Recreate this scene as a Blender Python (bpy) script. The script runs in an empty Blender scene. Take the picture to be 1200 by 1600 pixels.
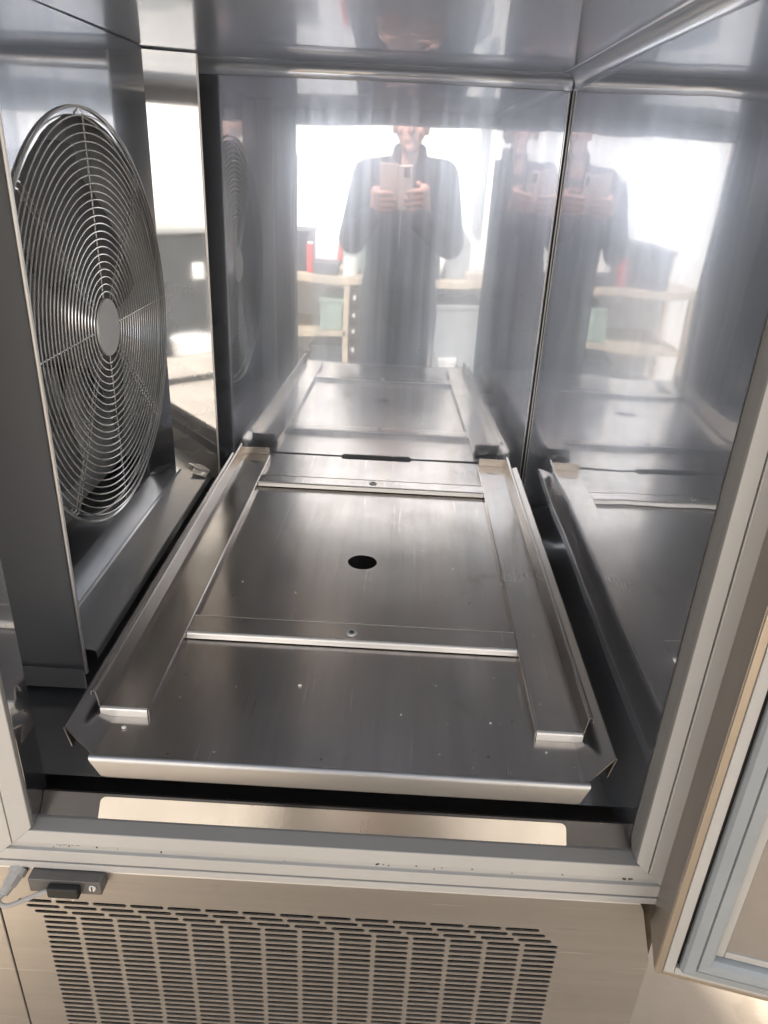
import bpy, bmesh, math, random
from mathutils import Vector, Matrix
from mathutils.geometry import delaunay_2d_cdt
random.seed(7)
PI = math.pi
scene = bpy.context.scene
COL = scene.collection

# ------------------------------------------------------------------ camera
cam_d = bpy.data.cameras.new('camera')
cam = bpy.data.objects.new('camera', cam_d); COL.objects.link(cam)
cam_d.sensor_width = 36; cam_d.sensor_height = 36; cam_d.sensor_fit = 'AUTO'
cam_d.lens = 26.08
cam_d.clip_start = 0.004; cam_d.clip_end = 200
right = Vector((0.998, 0.033, 0.044)).normalized()
back = Vector((0.011, -0.903, 0.430)).normalized()
up = back.cross(right).normalized(); right = up.cross(back).normalized()
M = Matrix((right, up, back)).transposed().to_4x4(); M.translation = Vector((0, 0, 1.23))
cam.matrix_world = M
scene.camera = cam

# ------------------------------------------------------------------ world, sun, exposure
SUN_EL = math.radians(50); SUN_AZ = math.radians(-28)      # azimuth from +Y towards +X
w = bpy.data.worlds.new('World'); scene.world = w; w.use_nodes = True
nt = w.node_tree; bg = nt.nodes['Background']
sky = nt.nodes.new('ShaderNodeTexSky'); sky.sky_type = 'NISHITA'; sky.sun_disc = False
sky.sun_elevation = SUN_EL; sky.sun_rotation = SUN_AZ
sky.air_density = 1.0; sky.dust_density = 3.0; sky.ozone_density = 1.0
hs = nt.nodes.new('ShaderNodeHueSaturation'); hs.inputs['Saturation'].default_value = .45
nt.links.new(sky.outputs[0], hs.inputs['Color']); nt.links.new(hs.outputs[0], bg.inputs[0]); bg.inputs[1].default_value = 0.15
sl = bpy.data.lights.new('sun', 'SUN'); sl.energy = 5.0; sl.angle = math.radians(6); sl.color = (1.0, 0.96, 0.9)
sun = bpy.data.objects.new('sun', sl); COL.objects.link(sun)
sdir = Vector((math.sin(SUN_AZ)*math.cos(SUN_EL), math.cos(SUN_AZ)*math.cos(SUN_EL), math.sin(SUN_EL)))
sun.rotation_euler = (-sdir).to_track_quat('-Z', 'Y').to_euler(); sun.location = (0, 4, 6)
vs = scene.view_settings
scene.display_settings.display_device = 'sRGB'
vs.view_transform = 'Standard'; vs.look = 'None'; vs.gamma = 1; vs.use_curve_mapping = False
vs.exposure = 1.25
scene.render.engine = 'CYCLES'
cy = scene.cycles
cy.max_bounces = 14; cy.glossy_bounces = 12; cy.diffuse_bounces = 4; cy.use_denoising = True
cy.caustics_reflective = True; cy.sample_clamp_indirect = 3.0; cy.blur_glossy = 1.0; cy.use_adaptive_sampling = False

# ------------------------------------------------------------------ materials
MATS = {}
def nodes(name):
    m = bpy.data.materials.new(name); m.use_nodes = True
    t = m.node_tree; t.nodes.clear()
    out = t.nodes.new('ShaderNodeOutputMaterial')
    return m, t, out
def N(t, kind, **kw):
    n = t.nodes.new(kind)
    for k, v in kw.items():
        if k in n.inputs.keys(): n.inputs[k].default_value = v
        else: setattr(n, k, v)
    return n
def coords(t, scale=(1, 1, 1)):
    tc = N(t, 'ShaderNodeTexCoord'); mp = N(t, 'ShaderNodeMapping')
    mp.inputs['Scale'].default_value = scale
    t.links.new(tc.outputs['Object'], mp.inputs[0]); return mp.outputs[0]
def noise(t, scale, detail=3, vec=None, rough=.55):
    n = N(t, 'ShaderNodeTexNoise'); n.inputs['Scale'].default_value = scale
    n.inputs['Detail'].default_value = detail; n.inputs['Roughness'].default_value = rough
    t.links.new(vec if vec is not None else coords(t), n.inputs['Vector']); return n.outputs['Fac']
def rng(t, src, a, b, c, d):
    r = N(t, 'ShaderNodeMapRange'); r.inputs[1].default_value = a; r.inputs[2].default_value = b
    r.inputs[3].default_value = c; r.inputs[4].default_value = d; t.links.new(src, r.inputs[0]); return r.outputs[0]
def mixc(t, fac, a, b):
    m = N(t, 'ShaderNodeMix', data_type='RGBA')
    for s, v in ((m.inputs[0], fac), (m.inputs[6], a), (m.inputs[7], b)):
        if hasattr(v, 'links') or isinstance(v, bpy.types.NodeSocket): t.links.new(v, s)
        elif isinstance(v, (int, float)): s.default_value = v
        else: s.default_value = (*v, 1)
    return m.outputs[2]

def specks(t, scale, size, keep):
    """sparse irregular dots: 1 inside a dot"""
    v = N(t, 'ShaderNodeTexVoronoi'); v.inputs['Scale'].default_value = scale
    base = coords(t)
    dis = N(t, 'ShaderNodeTexNoise'); dis.inputs['Scale'].default_value = scale*2.3; t.links.new(base, dis.inputs['Vector'])
    ad = N(t, 'ShaderNodeMix', data_type='VECTOR'); ad.inputs[0].default_value = .35/scale
    t.links.new(base, ad.inputs[4]); t.links.new(dis.outputs['Color'], ad.inputs[5])
    t.links.new(ad.outputs[1], v.inputs['Vector'])
    sep = N(t, 'ShaderNodeSeparateColor'); t.links.new(v.outputs['Color'], sep.inputs[0])
    a = rng(t, v.outputs['Distance'], size*.7, size, 1, 0)
    b = rng(t, sep.outputs[0], 1-keep-.01, 1-keep, 0, 1)
    m = N(t, 'ShaderNodeMath', operation='MULTIPLY'); t.links.new(a, m.inputs[0]); t.links.new(b, m.inputs[1])
    return m.outputs[0]
def steel(name, col=(.62, .61, .59), rough=.22, brush=(6, 6, 6), bump=.02, haze=0., haze_rough=.45,
          haze_col=(.75, .8, .88), film=0., film_col=(.55, .58, .62), spots=.0, smudge=.25, warp=0., streak=None, streak_amt=.10, scratch=None, stain=0.):
    """Stainless sheet: brushed grain, smudges, dust specks; haze and film paint in lens veil."""
    m, t, out = nodes(name)
    grain = noise(t, 1.0, 4, coords(t, brush), .7)
    blot = noise(t, 7.0, 4)
    b = N(t, 'ShaderNodeBsdfPrincipled')
    b.inputs['Metallic'].default_value = 1
    fine = rng(t, grain, .3, .7, rough*.94, rough*1.06)
    add = N(t, 'ShaderNodeMath', operation='MULTIPLY_ADD')
    t.links.new(rng(t, blot, .35, .7, -.5*smudge, smudge), add.inputs[0]); add.inputs[1].default_value = rough
    t.links.new(fine, add.inputs[2]); t.links.new(add.outputs[0], b.inputs['Roughness'])
    c = mixc(t, rng(t, blot, .4, .75, 0, 1), tuple(x*1.04 for x in col), tuple(x*.88 for x in col))
    stk = None
    if streak:
        stk = rng(t, noise(t, 1.0, 3, coords(t, streak), .6), .36, .64, 0, 1)
        c = mixc(t, stk, c, tuple(x*(1-streak_amt*2) for x in col)) if False else mixc(t, rng(t, stk, 0, 1, 0, streak_amt*2), c, (.25, .22, .19))
    if scratch:
        c = mixc(t, rng(t, noise(t, 1.0, 2, coords(t, scratch), .5), .66, .74, 0, .45), c, (.85, .83, .80))
        c = mixc(t, rng(t, noise(t, 1.3, 2, coords(t, scratch), .5), .68, .76, 0, .4), c, (.22, .20, .18))
    if stain:
        c = mixc(t, rng(t, noise(t, 9, 6, None, .7), .60, .72, 0, stain), c, (.20, .16, .12))
        c = mixc(t, rng(t, noise(t, 26, 5, None, .7), .64, .72, 0, stain*.8), c, (.26, .22, .19))
    if spots:
        c = mixc(t, rng(t, specks(t, 70, .10, .10*spots), 0, 1, 0, .8), c, (.12, .09, .06))
    t.links.new(c, b.inputs['Base Color'])
    nrm = None
    if bump:
        bp = N(t, 'ShaderNodeBump'); bp.inputs['Strength'].default_value = bump; bp.inputs['Distance'].default_value = .002
        t.links.new(grain, bp.inputs['Height']); nrm = bp.outputs[0]
    if warp:
        b2 = N(t, 'ShaderNodeBump'); b2.inputs['Strength'].default_value = warp; b2.inputs['Distance'].default_value = .02
        t.links.new(noise(t, 4.5, 1), b2.inputs['Height']); nrm = b2.outputs[0]
    if nrm is not None: t.links.new(nrm, b.inputs['Normal'])
    sh = b.outputs[0]
    if haze:  # bluish rough lobe imitates a milky lens veil on the steel
        g = N(t, 'ShaderNodeBsdfAnisotropic'); g.inputs['Color'].default_value = (*haze_col, 1)
        g.inputs['Roughness'].default_value = haze_rough
        mx = N(t, 'ShaderNodeMixShader')
        t.links.new(rng(t, stk if stk is not None else noise(t, 5, 5), 0 if stk is not None else .3, 1 if stk is not None else .7, haze*.78, haze*1.18), mx.inputs[0])
        t.links.new(sh, mx.inputs[1]); t.links.new(g.outputs[0], mx.inputs[2]); sh = mx.outputs[0]
    if film:  # diffuse share lifts the dark tones like lens veil
        d = N(t, 'ShaderNodeBsdfDiffuse'); d.inputs['Color'].default_value = (*film_col, 1)
        mx = N(t, 'ShaderNodeMixShader')
        if spots: t.links.new(rng(t, specks(t, 95, .12, .08*spots), 0, 1, film, film+.35), mx.inputs[0])
        else: mx.inputs[0].default_value = film
        t.links.new(sh, mx.inputs[1]); t.links.new(d.outputs[0], mx.inputs[2]); sh = mx.outputs[0]
    t.links.new(sh, out.inputs[0]); MATS[name] = m; return m

def matte(name, col, rough=.6, var=.12, scale=12, bump=.0, bscale=60, spec=.4, metal=0., spot=None, spot_scale=40, spot_lo=.66, spot_amt=.8):
    m, t, out = nodes(name)
    b = N(t, 'ShaderNodeBsdfPrincipled'); b.inputs['Roughness'].default_value = rough
    b.inputs['Metallic'].default_value = metal; b.inputs['Specular IOR Level'].default_value = spec
    c = mixc(t, rng(t, noise(t, scale, 5), .3, .7, 0, 1), tuple(x*(1-var) for x in col), tuple(min(1, x*(1+var)) for x in col))
    if spot: c = mixc(t, rng(t, noise(t, spot_scale, 4), spot_lo, spot_lo+.05, 0, spot_amt), c, spot)
    t.links.new(c, b.inputs['Base Color'])
    if bump:
        bp = N(t, 'ShaderNodeBump'); bp.inputs['Strength'].default_value = bump; bp.inputs['Distance'].default_value = .003
        t.links.new(noise(t, bscale, 4), bp.inputs['Height']); t.links.new(bp.outputs[0], b.inputs['Normal'])
    t.links.new(b.outputs[0], out.inputs[0]); MATS[name] = m; return m

MIR_B = steel('polished_steel_back', scratch=(240, 240, 7), stain=.12, warp=.04, streak=(55, 55, 1.6), streak_amt=.05, col=(.74, .74, .74), rough=.022, brush=(160, 160, 3), bump=.0015, haze=.64, haze_rough=.21, haze_col=(.72, .80, .95), film=.12, smudge=.5, spots=.2)
MIR_R = steel('polished_steel_side', scratch=(240, 240, 7), stain=.12, warp=.11, streak=(55, 55, 1.6), streak_amt=.05, col=(.72, .72, .72), rough=.025, brush=(160, 160, 3), bump=.0015, haze=.26, haze_rough=.20, haze_col=(.70, .78, .92), film=.06, smudge=.5, spots=.2)
MIR_C = steel('polished_steel_ceiling', col=(.78, .78, .79), rough=.03, brush=(160, 3, 160), bump=.0015, haze=.5, haze_rough=.26, haze_col=(.72, .80, .95), film=.36, film_col=(.70, .75, .82), smudge=.5)
PLATE = steel('fan_cover_steel', streak=(45, 45, 1.5), streak_amt=.09, col=(.62, .62, .62), rough=.055, brush=(120, 120, 4), bump=.002, haze=.22, haze_rough=.22, haze_col=(.7, .77, .88), film=.02, smudge=.4, spots=.3)
FLANGE = steel('dull_flange_steel', scratch=(240, 240, 7), stain=.2, streak=(40, 40, 1.5), streak_amt=.09, col=(.55, .55, .55), rough=.19, smudge=.15, brush=(150, 150, 4), bump=0, film=.38, film_col=(.5, .51, .53))
TRAY = steel('brushed_tray_steel', scratch=(260, 9, 260), stain=.35, streak=(38, 1.8, 38), streak_amt=.09, col=(.56, .52, .48), rough=.18, brush=(900, 14, 900), bump=0, haze=.10, haze_rough=.5, haze_col=(.6, .57, .54), film=.02, smudge=.5, spots=.9)
RAILM = steel('dimmed_rail_steel', col=(.46, .43, .40), rough=.22, smudge=.1, brush=(900, 14, 900), bump=0, film=.02, streak=(38, 1.8, 38), streak_amt=.1)  # tray steel darkened to imitate dimmer reflections on the bent edges
LIP = steel('front_lip_steel', stain=.3, col=(.42, .415, .41), rough=.37, smudge=.1, brush=(300, 300, 300), bump=0, film=.08, film_col=(.45, .44, .43))
EDGE = steel('edge_highlight_steel', col=(.76, .74, .71), rough=.36, brush=(300, 300, 300), bump=0, smudge=.1, film=.45, film_col=(.75, .73, .7))  # pale diffuse share paints the highlight along folds and edges
FRONT = steel('brushed_front_steel', scratch=(9, 260, 260), stain=.12, streak=(1.5, 60, 60), streak_amt=.09, col=(.51, .485, .45), rough=.36, brush=(14, 900, 900), bump=0, film=.14, film_col=(.46, .42, .38), smudge=.15)
FLOOR = steel('well_floor_steel', col=(.5, .49, .48), rough=.14, brush=(40, 40, 40), bump=.01, film=.3, film_col=(.42, .43, .44), smudge=.6, spots=1.2)
WIRE = steel('guard_wire_steel', col=(.8, .8, .79), rough=.2, smudge=.1, brush=(40, 40, 40), bump=0, film=.3, film_col=(.7, .7, .68))
FOIL = steel('foil_tape', col=(.8, .78, .75), rough=.19, smudge=.1, brush=(90, 90, 90), bump=.35, film=.1)
ZINC = steel('zinc_disc', col=(.55, .56, .56), rough=.42, brush=(30, 30, 30), bump=.02, film=.5, film_col=(.6, .6, .59), smudge=.2, stain=.4)
PVC = matte('grey_frame_plastic', (.41, .40, .38), .42, .05, 6, spot=(.16, .12, .08), spot_scale=30, spot_lo=.72, spot_amt=.6)
PVC2 = matte('dark_grey_frame_plastic', (.175, .17, .16), .45, .06, 6)
GROOVE = matte('groove_black', (.02, .018, .016), .7)
RUBBER = matte('blue_grey_gasket', (.27, .29, .30), .5, .07, 9, spot=(.12, .12, .11), spot_scale=22, spot_lo=.72, spot_amt=.5)
BLACK = matte('black_plastic', (.012, .012, .013), .45)
DARK = matte('dark_recess', (.012, .013, .014), .6)
FIN = matte('dusty_condenser_fin', (.035, .035, .034), .6, .4, 90)
BOXM = matte('grey_switch_box', (.13, .125, .12), .45, .15, 30, metal=.4)
CABLE = matte('grey_cable', (.36, .35, .33), .5)
BLADE = matte('dark_fan_blade', (.15, .155, .165), .75, .1)
GROUND = matte('beige_concrete', (.30, .245, .185), .8, .14, 5, .3, 70, spot=(.21, .165, .115), spot_scale=9, spot_lo=.60, spot_amt=.5)
PLASTER = matte('white_plaster', (.88, .87, .85), .9, .04, 3, .2, 50, spot=(.25, .22, .19), spot_scale=9, spot_lo=.66, spot_amt=.75)
WOOD = matte('pale_wood', (.50, .42, .32), .7, .2, 20)
BROWN = matte('dark_brown_drawer', (.06, .04, .032), .5, .2, 20)
GREYP = matte('grey_paint', (.30, .31, .31), .5, .1)
WHITEP = matte('white_plastic', (.78, .78, .76), .4, .03)
GREEN = matte('green_grey_crate', (.28, .36, .31), .5, .1)
REDP = matte('red_plastic', (.55, .06, .04), .4, .05)
DARKG = matte('dark_machine_paint', (.05, .055, .06), .5, .2)
BEIGE = matte('beige_curtain', (.60, .51, .41), .9, .06, 8)
COAT = matte('dark_navy_jacket', (.018, .021, .028), .85, .2, 40, .2, 120)
TROUSER = matte('dark_trousers', (.02, .022, .028), .9, .2, 40)
SKIN = matte('skin', (.42, .235, .185), .5, .08, 25)
HAIR = matte('short_dark_hair', (.03, .025, .02), .7, .3, 120)
SHOE = matte('black_shoes', (.015, .015, .015), .5)
CASE = matte('rose_brown_case', (.52, .40, .36), .6, .08, 30)
PHONEM = matte('rose_phone_back', (.62, .52, .49), .35, .04)
LENS = matte('dark_camera_glass', (.01, .01, .012), .1)
CRUMB = matte('white_crumb', (.8, .78, .74), .7)
GRIME = matte('dark_grime', (.06, .045, .03), .9, .4, 60)

# ------------------------------------------------------------------ helpers
def root(name, label, cat, loc, group=None):
    o = bpy.data.objects.new(name, None); COL.objects.link(o); o.location = loc
    o.empty_display_size = .05
    o['label'] = label; o['category'] = cat
    if group: o['group'] = group
    return o
def world_loc(o):
    v = Vector(o.location)
    while o.parent: o = o.parent; v += Vector(o.location)
    return v
def finish(name, bm, mat, parent=None, smooth=False, bevel=0., solid=0., label=None, segs=2):
    """bmesh in world coordinates -> one mesh object (parented, coordinates kept)"""
    me = bpy.data.meshes.new(name)
    bmesh.ops.recalc_face_normals(bm, faces=bm.faces) if not solid else None
    if parent is not None:
        bmesh.ops.translate(bm, verts=bm.verts, vec=-world_loc(parent))
    bm.to_mesh(me); bm.free()
    for p in me.polygons: p.use_smooth = smooth
    if smooth: me.set_sharp_from_angle(angle=math.radians(32))
    me.materials.append(mat)
    o = bpy.data.objects.new(name, me); COL.objects.link(o)
    if parent is not None: o.parent = parent
    if solid:
        s = o.modifiers.new('thickness', 'SOLIDIFY'); s.thickness = solid; s.offset = 0
        if smooth:
            es = o.modifiers.new('split', 'EDGE_SPLIT'); es.split_angle = math.radians(32)
    if bevel:
        b = o.modifiers.new('bevel', 'BEVEL'); b.width = bevel; b.segments = segs; b.limit_method = 'ANGLE'; b.angle_limit = .6
        o.modifiers.new('wn', 'WEIGHTED_NORMAL') if False else None
    if label: o['label'] = label
    return o
def thing(o, label, cat, group=None):
    o['label'] = label; o['category'] = cat
    if group: o['group'] = group
    return o
def rebase(o, loc):
    loc = Vector(loc); o.data.transform(Matrix.Translation(-loc)); o.location = loc; return o
def box(bm, x0, x1, y0, y1, z0, z1, rot=None, piv=None):
    r = bmesh.ops.create_cube(bm, size=1)
    vs_ = r['verts']
    for v in vs_:
        v.co = Vector(((x0+x1)/2 + v.co.x*(x1-x0), (y0+y1)/2 + v.co.y*(y1-y0), (z0+z1)/2 + v.co.z*(z1-z0)))
    if rot is not None:
        c = Vector(piv) if piv else Vector(((x0+x1)/2, (y0+y1)/2, (z0+z1)/2))
        for v in vs_: v.co = c + rot @ (v.co - c)
    return vs_
def bmbox(*a, **k):
    bm = bmesh.new(); box(bm, *a, **k); return bm
def prism(bm, pts, a, b, axis):
    """closed polygon pts extruded along axis between a and b. axis x: pts=(y,z); y: (x,z); z: (x,y)"""
    def P(p, s):
        return {'x': (s, p[0], p[1]), 'y': (p[0], s, p[1]), 'z': (p[0], p[1], s)}[axis]
    A = [bm.verts.new(P(p, a)) for p in pts]; B = [bm.verts.new(P(p, b)) for p in pts]
    n = len(pts)
    for i in range(n): bm.faces.new((A[i], A[(i+1) % n], B[(i+1) % n], B[i]))
    bm.faces.new(A[::-1]); bm.faces.new(B)
def strip(bm, path, a, b, axis, n=1):
    """open polyline swept along axis"""
    def P(p, s):
        return {'x': (s, p[0], p[1]), 'y': (p[0], s, p[1]), 'z': (p[0], p[1], s)}[axis]
    rows = [[bm.verts.new(P(p, a + (b-a)*k/n)) for p in path] for k in range(n+1)]
    for k in range(n):
        for i in range(len(path)-1):
            bm.faces.new((rows[k][i], rows[k][i+1], rows[k+1][i+1], rows[k+1][i]))
def grid(bm, f, nu, nv):
    R_ = [[bm.verts.new(f(i/nu, j/nv)) for i in range(nu+1)] for j in range(nv+1)]
    for j in range(nv):
        for i in range(nu): bm.faces.new((R_[j][i], R_[j][i+1], R_[j+1][i+1], R_[j+1][i]))
def tube(bm, pts, r, n=8, closed=False, caps=True):
    pts = [Vector(p) for p in pts]; L = len(pts); rings = []
    rr = r if isinstance(r, (list, tuple)) else [r]*L
    ref = None
    for i, p in enumerate(pts):
        if closed: t = pts[(i+1) % L] - pts[i-1]
        else: t = pts[min(i+1, L-1)] - pts[max(i-1, 0)]
        t.normalize()
        if ref is None: ref = t.orthogonal().normalized()
        ref = (ref - t*ref.dot(t))
        if ref.length < 1e-6: ref = t.orthogonal()
        ref.normalize(); bi = t.cross(ref)
        rings.append([bm.verts.new(p + rr[i]*(math.cos(2*PI*k/n)*ref + math.sin(2*PI*k/n)*bi)) for k in range(n)])
    for i in range(L if closed else L-1):
        A, B = rings[i], rings[(i+1) % L]
        for k in range(n): bm.faces.new((A[k], A[(k+1) % n], B[(k+1) % n], B[k]))
    if not closed and caps: bm.faces.new(rings[0][::-1]); bm.faces.new(rings[-1])
def cyl(bm, c, axis, r, h, n=24, r2=None):
    """cylinder from c along axis vector"""
    c = Vector(c); a = Vector(axis).normalized()
    u = a.orthogonal().normalized(); v = a.cross(u); r2 = r if r2 is None else r2
    A = [bm.verts.new(c + r*(math.cos(2*PI*k/n)*u + math.sin(2*PI*k/n)*v)) for k in range(n)]
    B = [bm.verts.new(c + a*h + r2*(math.cos(2*PI*k/n)*u + math.sin(2*PI*k/n)*v)) for k in range(n)]
    for k in range(n): bm.faces.new((A[k], A[(k+1) % n], B[(k+1) % n], B[k]))
    bm.faces.new(A[::-1]); bm.faces.new(B)
def arc(cx, cy_, r, a0, a1, n):
    return [(cx + r*math.cos(math.radians(a0+(a1-a0)*i/n)), cy_ + r*math.sin(math.radians(a0+(a1-a0)*i/n))) for i in range(n+1)]
def stadium(x0, x1, zc, h, n=4):
    r = h/2
    return arc(x1-r, zc, r, -90, 90, n) + arc(x0+r, zc, r, 90, 270, n)
def holed(bm, outer, holes, P, inside):
    """flat sheet with real holes: outer polygon, hole polygons, P maps 2D->3D, inside(x,y) tells hole area"""
    co = []; ed = []
    for poly in [outer] + holes:
        s = len(co); co += [Vector(p) for p in poly]
        ed += [(s+i, s+(i+1) % len(poly)) for i in range(len(poly))]
    vs_, es, fs, *_ = delaunay_2d_cdt(co, ed, [], 1, 1e-6)
    V = [bm.verts.new(P(v.x, v.y)) for v in vs_]
    for f in fs:
        cx = sum(vs_[i].x for i in f)/len(f); cy2 = sum(vs_[i].y for i in f)/len(f)
        if not inside(cx, cy2):
            try: bm.faces.new([V[i] for i in f])
            except ValueError: pass
    bmesh.ops.delete(bm, geom=[v for v in bm.verts if not v.link_faces], context='VERTS')

# ================================================================== THE SETTING
g = bmesh.new()
grid(g, lambda u, v: Vector((-40+80*u, -40+80*v, 0)), 40, 40)
ground = finish('ground', g, GROUND); ground['kind'] = 'structure'

# ================================================================== BLAST CHILLER
XL, XR, YB, ZC, ZF = -.318, .242, 1.30, 1.357, .640
TILT = -.013; YT = YB - TILT*.61
YFR = .485
chill = root('blast_chiller', 'stainless steel blast chiller cabinet with its door swung wide open', 'blast chiller', (-.2, .9, 0))

def right_x(y, z):
    d = 1.30 - y
    return XR - .0018*(1-math.exp(-d/.14)) + .0007*math.sin(6.5*d + .6 + 1.5*(z-1)) * min(1, d/.12)
def back_y(x, z):
    d = XR - x
    return YB - TILT*(z-.72) + .04*(x+.01)**2 - .0012*(1-math.exp(-d/.11)) + .0004*math.sin(9*d + 1.0)*math.cos(3*(z-.9))

bm = bmesh.new()
grid(bm, lambda u, v: Vector((-.70+(XR-.0035+.70)*u, back_y(-.70+(XR-.0035+.70)*u, ZF+(ZC-.0150-ZF)*v), ZF+(ZC-.0150-ZF)*v)), 90, 40)
finish('back_wall', bm, MIR_B, chill, True, label='polished back wall')
bm = bmesh.new()
grid(bm, lambda u, v: Vector((right_x(.5064+(YB-.003-.5064)*u, ZF+(ZC-.0150-ZF)*v), .5064+(YB-.003-.5064)*u, ZF+(ZC-.0150-ZF)*v)), 90, 40)
finish('side_wall', bm, MIR_R, chill, True, label='polished right wall')
bm = bmesh.new()
grid(bm, lambda u, v: Vector((-.70+(XR-.0150+.70)*u, .515+(YB-.0060-.515)*v, ZC + .0006*math.sin(7*u+2)*math.sin(6*v))), 50, 50)
finish('ceiling_panel', bm, MIR_C, chill, True)
# coved joint strips (three edges of the chamber) with a lipped seam each side
for nm in ('x', 'y'):
    bm = bmesh.new()
    if nm == 'x':
        strip(bm, [(YT+.0005, ZC-.0225), (YT-.0015, ZC-.0212), (YT-.0012, ZC-.0200)] + [(YT-.0155+.0145*math.cos(a), ZC-.0155+.0145*math.sin(a)) for a in [PI/2*k/8 for k in range(9)]] + [(YT-.0200, ZC-.0012), (YT-.0212, ZC-.0015), (YT-.0225, ZC+.0005)], -.70, XR-.002, 'x')
    else:
        strip(bm, [(XR+.0025, ZC-.0225), (XR-.0018, ZC-.0212), (XR-.0015, ZC-.0200)] + [(XR-.0155+.0145*math.cos(a), ZC-.0155+.0145*math.sin(a)) for a in [PI/2*k/8 for k in range(9)]] + [(XR-.0200, ZC-.0012), (XR-.0212, ZC-.0015), (XR-.0225, ZC+.0005)], .515, YB-.002, 'y')
    finish('cove_strip', bm, MIR_C, chill, True)
def corner_strip(off, nz=30):
    bm = bmesh.new(); rows = []
    for k in range(nz+1):
        z = ZF + (ZC-.020-ZF)*k/nz
        c = Vector((right_x(YB-.004, z), back_y(XR-.004, z), z))
        rows.append([bm.verts.new(c+Vector((a, b, 0))) for a, b in off])
    for k in range(nz):
        for i in range(len(off)-1): bm.faces.new((rows[k][i], rows[k][i+1], rows[k+1][i+1], rows[k+1][i]))
    return bm
finish('corner_seam', corner_strip([(-.0062, .001), (-.0060, -.0009), (-.0048, -.0009), (-.0044, .001)]), EDGE, chill)
finish('corner_seam', corner_strip([(.001, -.0044), (-.0009, -.0048), (-.0009, -.0060), (.001, -.0062)]), EDGE, chill)
finish('seam_sealant', corner_strip([(-.0046, .0006), (-.0034, .0001), (.0001, -.0034), (.0006, -.0046)]), DARK, chill)

# floor of the well, front ramp, lining of the left jamb, evaporator compartment shell
bm = bmesh.new(); grid(bm, lambda u, v: Vector((-.70+.94*u, .566+.73*v, ZF-.0005)), 8, 8)
finish('floor_pan', bm, FLOOR, chill)
bm = bmesh.new()
strip(bm, [(.4982, .6520), (.4990, .6540), (.5145, .6720), (.5165, .6722), (.5180, .665), (.5180, .602)], XL+.0005, XR-.0015, 'x')
ramp = finish('sill_ramp', bm, steel('dimmed_ramp_steel', col=(.055, .052, .05), rough=.20, brush=(60, 60, 60), bump=0, film=.35, film_col=(.055, .05, .047), spots=1.2, smudge=.6), chill)  # dark colour stands in for the jambs reflected at both ends
bm = bmesh.new()
rs = Vector((0, .0155, .0180)); rn = Vector((0, -.0180, .0155)).normalized()
rc = [(-.262, .06)] + [(.180, .06)] + [(.180-.006+.006*math.cos(a), .90-.2+.2*math.sin(a)) for a in [PI/2*k/4 for k in range(5)]] + [(-.262+.006-.006*math.sin(a), .90-.2+.2*math.cos(a)) for a in [PI/2*k/4 for k in range(5)]]
f0 = [bm.verts.new(Vector((x, .4990, .6540)) + rs*t + rn*.0007) for x, t in rc]; bm.faces.new(f0)
finish('reflection_patch', bm, steel('sill_reflection_steel', col=(.37, .33, .28), rough=.21, brush=(300, 60, 60), bump=0, streak=(40, 6, 6), streak_amt=.15, film=.25, film_col=(.40, .33, .25), spots=1.0, smudge=.15), ramp)  # added beige sheet imitates the bright opening reflected in the ramp
bm = bmesh.new(); box(bm, XL-.012, XL, .4893, .522, .60, ZC-.002)
finish('jamb_lining', bm, PLATE, chill, bevel=.0008)
bm = bmesh.new(); box(bm, -.70, XL-.0125, .5205, .5235, .60, ZC-.002)
finish('front_inner_wall', bm, FLANGE, chill)
bm = bmesh.new(); box(bm, -.705, -.7005, .53, 1.32, .60, ZC-.002)
finish('side_wall', bm, FLANGE, chill, label='left wall behind the fan cover')
bm = bmesh.new(); box(bm, XL, XR, .5165, .5195, 1.3235, ZC-.001)
finish('header_lining', bm, PLATE, chill)

# outer shell
for (nm, a) in (('roof_panel', (-.76, .292, .52, 1.38, 1.375, 1.43)), ('outer_side_panel', (.2835, .2915, .53, 1.38, .10, 1.3745)),
                ('outer_side_panel', (-.76, -.752, .49, 1.38, .10, 1.3745)), ('outer_back_panel', (-.7515, .283, 1.37, 1.38, .10, 1.3745)),
                ('base_deck', (-.7515, .283, .56, 1.3695, .585, .60)), ('bottom_panel', (-.7515, .283, .52, 1.3695, .10, .112))):
    finish(nm, bmbox(*a), FRONT, chill, bevel=.002)
bm = bmesh.new(); box(bm, -.76, .292, .478, .5195, 1.368, 1.52)
finish('control_fascia', bm, FRONT, chill, bevel=.004)
for x in (-.70, .24):
    for y in (.56, 1.32):
        bm = bmesh.new(); cyl(bm, (x, y, .002), (0, 0, 1), .022, .03, 16); cyl(bm, (x, y, .032), (0, 0, 1), .012, .069, 12)
        finish('foot', bm, BLACK, chill)

# ---- door frame: four mitred plastic profiles, each with grooves
def frame_side(side, prof, mat, name='door_frame_profile', label=None, ends=(0, 0)):
    x0, x1, z0, z1 = XL, XR, .656, 1.3235
    bm = bmesh.new()
    def corner(s, which):
        if side == 'b': return (x0-s, z0-s) if which == 0 else (x1+s, z0-s)
        if side == 't': return (x0-s, z1+s) if which == 0 else (x1+s, z1+s)
        if side == 'l': return (x0-s, z0-s) if which == 0 else (x0-s, z1+s)
        return (x1+s, z0-s) if which == 0 else (x1+s, z1+s)
    A = [bm.verts.new((corner(s, 0)[0], y, corner(s, 0)[1])) for s, y in prof]
    B = [bm.verts.new((corner(s, 1)[0], y, corner(s, 1)[1])) for s, y in prof]
    n = len(prof)
    for i in range(n): bm.faces.new((A[i], A[(i+1) % n], B[(i+1) % n], B[i]))
    bm.faces.new(A[::-1]); bm.faces.new(B)
    return finish(name, bm, mat, chill, bevel=.0006)
F0 = YFR
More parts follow.
